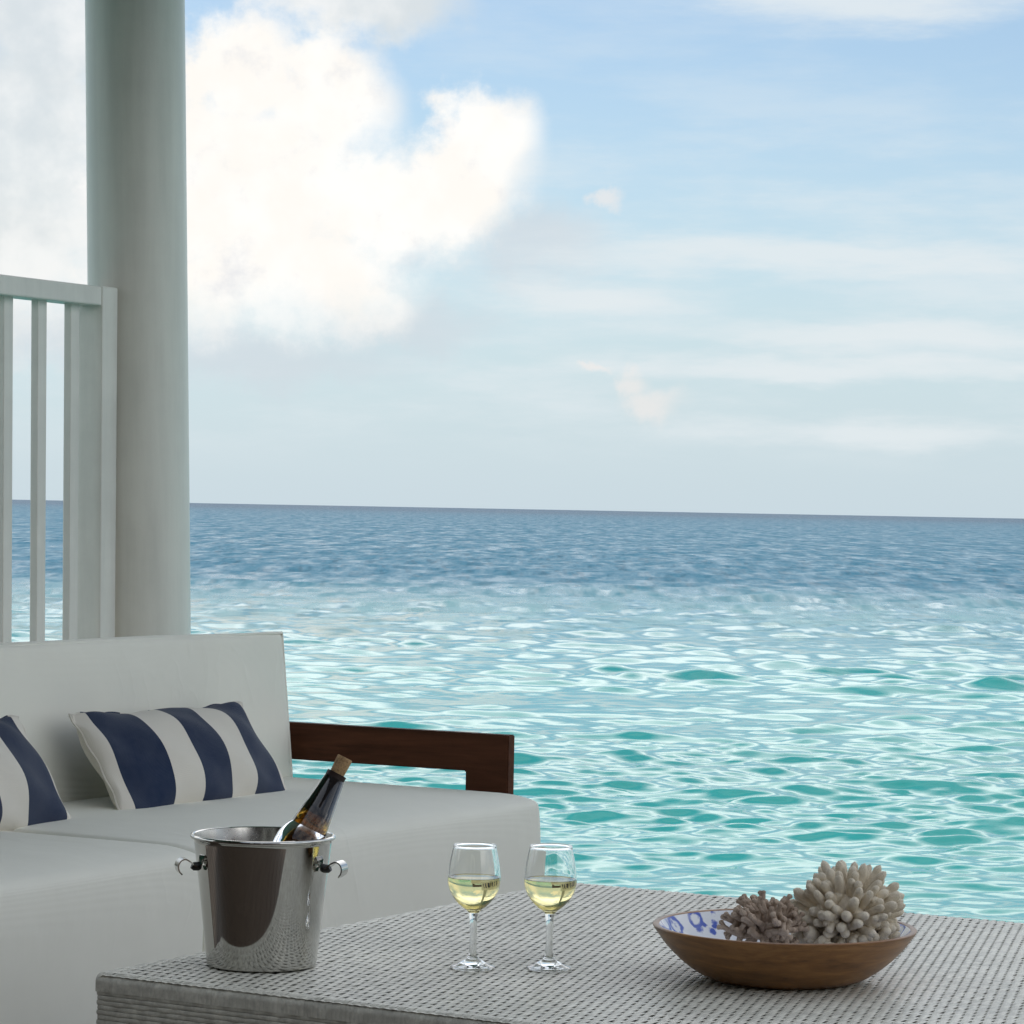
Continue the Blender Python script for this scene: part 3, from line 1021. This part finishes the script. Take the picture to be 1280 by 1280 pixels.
# ------------------------------------------------------------------ wine glasses
def wine_glass(x, y, label, level=0.1275, rz=0.0):
    g = empty('wine_glass', (x, y, ZO), rz, label, 'wine glass', 'wine glasses on the table')
    bowl_out = spline([(0.0072, 0.0790), (0.0105, 0.0826), (0.0180, 0.0880), (0.0278, 0.0985), (0.0345, 0.1105), (0.0370, 0.1225), (0.0368, 0.1320), (0.0350, 0.1470), (0.0322, 0.1620), (0.0296, 0.1738)], 7)
    foot = spline([(0.0312, 0.0012), (0.0308, 0.0028), (0.0240, 0.0052), (0.0160, 0.0092), (0.0092, 0.0140), (0.0062, 0.0200), (0.0050, 0.0320), (0.0048, 0.0480), (0.0055, 0.0660), (0.0066, 0.0745), (0.0072, 0.0790)], 5)
    tk = 0.0010
    bi = []
    for i, p in enumerate(bowl_out):
        a = bowl_out[max(i - 1, 0)]; c_ = bowl_out[min(i + 1, len(bowl_out) - 1)]
        t = (c_ - a) / np.linalg.norm(c_ - a)
        q = p + np.array([-t[1], t[0]]) * tk
        if p[1] > 0.0855: bi.append(q)
    inner = [tuple(p) for p in reversed(bi)] + [(0.008, 0.0862), (0.0, 0.0852)]
    lc = (bowl_out[-1][0] - 0.0004, bowl_out[-1][1])
    lip = [(lc[0] + 0.00115 * math.cos(a), lc[1] + 0.0012 * math.sin(a)) for a in np.linspace(-0.9, math.pi + 0.9, 12)]
    prof = [(0.0, 0.0022), (0.020, 0.0014), (0.0300, 0.0)] + [tuple(p) for p in foot[:-1]] + [tuple(p) for p in bowl_out[:-2]] + lip + inner[2:]
    V, Fc = lathe(prof, 72)
    body = fix_normals(mesh_obj('glass', V, Fc, 'clear_glass', g))
    # the wine reaches a hair into the glass wall
    wp = [(0.0, 0.0850)]
    for i, p in enumerate(bi):
        if p[1] < level - 0.0004 and p[0] > 0.009: wp.append((p[0] + 0.00035, p[1]))
    # radius at the level
    rs = np.interp(level, [p[1] for p in bi], [p[0] for p in bi])
    wp += [(rs + 0.00035, level + 0.0008), (rs - 0.0008, level), (rs - 0.004, level - 0.0002), (0.0, level - 0.0002)]
    V, Fc = lathe(wp, 72)
    fix_normals(mesh_obj('wine', V, Fc, 'white_wine', g), 50)
wine_glass(-0.050, 4.233, 'glass of white wine standing on the table between the bucket and another glass', 0.1285)
wine_glass(0.057, 4.238, 'glass of white wine standing nearest the wooden bowl of coral', 0.1270)

# ------------------------------------------------------------------ wooden bowl
CX, CY = 0.382, 4.185
bowl = empty('wooden_bowl', (CX, CY, ZO), R(20), 'wide wooden bowl with blue and white painted inside, holding coral', 'bowl')
def build_bowl():
    out = spline([(0.098, 0.0005), (0.118, 0.0085), (0.142, 0.0255), (0.163, 0.0460), (0.1765, 0.0640), (0.1820, 0.0720)], 6)
    rim = [(0.1826, 0.0740), (0.1815, 0.0752), (0.1760, 0.0752), (0.1740, 0.0742)]
    V, Fc = lathe([(0.0, 0.0030), (0.088, 0.0020), (0.094, 0.0)] + [tuple(p) for p in out] + rim + [(0.1700, 0.0660), (0.1550, 0.0470), (0.130, 0.0260), (0.10, 0.0120), (0.0, 0.0090)], 120)
    fix_normals(mesh_obj('shell', V, Fc, 'bowl_wood', bowl), 50)
    inn = spline([(0.1738, 0.0738), (0.1685, 0.0665), (0.1535, 0.0480), (0.1280, 0.0272), (0.098, 0.0134), (0.06, 0.0110)], 6)
    V, Fc = lathe([(0.1742, 0.0741)] + [tuple(p) for p in inn] + [(0.0, 0.0105)], 120)
    mesh_obj('lining', V, Fc, 'bowl_lining', bowl)
build_bowl()

# ------------------------------------------------------------------ corals
def settle(V, loc):
    """keep a coral inside the hollow of the bowl"""
    V = np.array(V, float)
    W_ = V + np.array(loc) - np.array([CX, CY, ZO])
    r = np.hypot(W_[:, 0], W_[:, 1]); low = W_[:, 2] < 0.080
    k = np.where(low & (r > 0.160), 0.160 / np.maximum(r, 1e-6), 1.0)
    W_[:, 0] *= k; W_[:, 1] *= k
    r = np.hypot(W_[:, 0], W_[:, 1])
    floor_ = np.interp(r, [0.0, 0.06, 0.098, 0.128, 0.1535, 0.1685], [0.0100, 0.0106, 0.0130, 0.0268, 0.0476, 0.0661])
    W_[:, 2] = np.maximum(W_[:, 2], floor_)
    return W_ - np.array(loc) + np.array([CX, CY, ZO])


def finger(V, Fc, base, d, ln, r0, rng_, n=10, bend=0.15):
    d = np.array(d) / np.linalg.norm(d)
    side = rng_.normal(size=3); side -= d * (side @ d); side /= np.linalg.norm(side)
    k = 15
    path, rad = [], []
    for i in range(k + 1):
        t = i / k
        path.append(np.array(base) + d * ln * t + side * bend * ln * t * t)
        sh = 0.84 + 0.20 * math.sin(math.pi * min(1, t / 1.1))
        if t > 0.82: sh *= math.sqrt(max(0.02, 1 - ((t - 0.82) / 0.18) ** 2))
        rad.append(r0 * sh * (1 + rng_.normal(0, 0.03)))
    v, f = tube(path, rad, n)
    off = len(V)
    V.extend(v); Fc.extend([tuple(a + off for a in q) for q in f])


def pale_coral():
    rg = np.random.default_rng(17)
    V, Fc = [], []
    # a lumpy core
    for _ in range(26):
        d = rg.normal(size=3); d[2] = abs(d[2]) * 0.7; d /= np.linalg.norm(d)
        finger(V, Fc, d * 0.005, d, 0.042, 0.015, rg, 10, 0.0)
    n = 142
    for i in range(n):
        t = (i + 0.5) / n
        cz = 1.0 - 1.62 * t
        a = i * 2.39996 + rg.normal(0, 0.10)
        s = math.sqrt(max(0, 1 - cz * cz))
        d = np.array([s * math.cos(a), s * math.sin(a), cz]) + rg.normal(0, 0.07, 3)
        d /= np.linalg.norm(d)
        up = np.array([0, 0, 0.22])
        ln = rg.uniform(0.035, 0.051) * (1.0 if cz > -0.05 else 0.8)
        st = d * 0.033
        r0 = rg.uniform(0.0050, 0.0068)
        finger(V, Fc, st, d + up, ln, r0, rg, 10, rg.uniform(-0.1, 0.18))
        if rg.random() < (0.15 if cz > 0.3 else 0.35):     # budding side knobs
            d2 = d + rg.normal(0, 0.55, 3)
            finger(V, Fc, st + d * ln * 0.35, d2, ln * rg.uniform(0.35, 0.55), r0 * 0.85, rg, 9, 0.05)
    for i in range(26):                                   # broken stubs crowding the foot
        a = rg.uniform(math.pi * 0.75, math.pi * 2.0)
        st = np.array([0.050 * math.cos(a), 0.045 * math.sin(a), rg.uniform(-0.052, -0.020)])
        finger(V, Fc, st, np.array([math.cos(a), math.sin(a), rg.uniform(0.0, 0.9)]) + rg.normal(0, 0.35, 3), rg.uniform(0.016, 0.026), rg.uniform(0.0065, 0.0090), rg, 9, 0.05)
    for i in range(9):                                    # the foot it stands on
        a = i * 2.4
        finger(V, Fc, np.array([0.030 * math.cos(a), 0.030 * math.sin(a), -0.02]), np.array([0.25 * math.cos(a), 0.25 * math.sin(a), -1.0]), 0.062, 0.012, rg, 9, 0.0)
    loc = (0.4695, 4.190, 0.5410)
    V = settle(np.array(V) * 1.06, loc)
    o = mesh_obj('finger_coral', V, Fc, 'pale_coral')
    o.location = loc
    tag(o, 'pale beige dome of finger coral with blunt upright fingers in the bowl', 'coral')
pale_coral()


def brown_coral():
    rg = np.random.default_rng(31)
    V, Fc = [], []
    def branch(p, d, ln, r, depth):
        k = 4
        path, rad = [p], [r]
        dd = d.copy()
        for i in range(k):
            dd = dd + rg.normal(0, 0.12, 3); dd /= np.linalg.norm(dd)
            path.append(path[-1] + dd * ln / k)
            rad.append(r * (1 - 0.28 * (i + 1) / k))
        if depth == 0: rad[-1] = rad[-2] * 1.35; path.append(path[-1] + dd * r * 0.5); rad.append(r * 0.55)
        v, f = tube(path, rad, 8)
        off = len(V); V.extend(v); Fc.extend([tuple(a + off for a in q) for q in f])
        if depth > 0:
            for j in range(2 if rg.random() < 0.72 else 3):
                nd = dd + rg.normal(0, 0.52, 3) + np.array([0, 0, 0.15]); nd /= np.linalg.norm(nd)
                branch(path[-1] - dd * r * 0.3, nd, ln * rg.uniform(0.55, 0.85), r * 0.78, depth - 1)
        if depth and rg.random() < 0.6:
            nd = dd + rg.normal(0, 0.8, 3); nd /= np.linalg.norm(nd)
            branch(path[2], nd, ln * 0.5, r * 0.7, 0)
    for i in range(30):
        t = (i + 0.5) / 30
        cz = 0.98 - 1.15 * t
        a = i * 2.39996
        s = math.sqrt(1 - cz * cz)
        d = np.array([s * math.cos(a), s * math.sin(a) * 0.9, cz])
        branch(d * 0.010, d, rg.uniform(0.028, 0.036), rg.uniform(0.0072, 0.0092), 2 if i % 4 else 1)
    V = np.array(V)
    V = V / np.abs(V[:, 0]).max() * 0.064
    loc = (0.3490, 4.145, 0.5250)
    V = V.tolist()
    for i in range(6):
        a = i * 2.4
        finger(V, Fc, np.array([0.012 * math.cos(a), 0.012 * math.sin(a), 0.0]), np.array([0.5 * math.cos(a), 0.5 * math.sin(a), -1.0]), 0.062, 0.007, rg, 8, 0.0)
    V = settle(V, loc)
    o = mesh_obj('branching_coral', V, Fc, 'brown_coral')
    o.location = loc
    tag(o, 'smaller brown branching coral with knobbly twigs lying in the bowl', 'coral')
brown_coral()
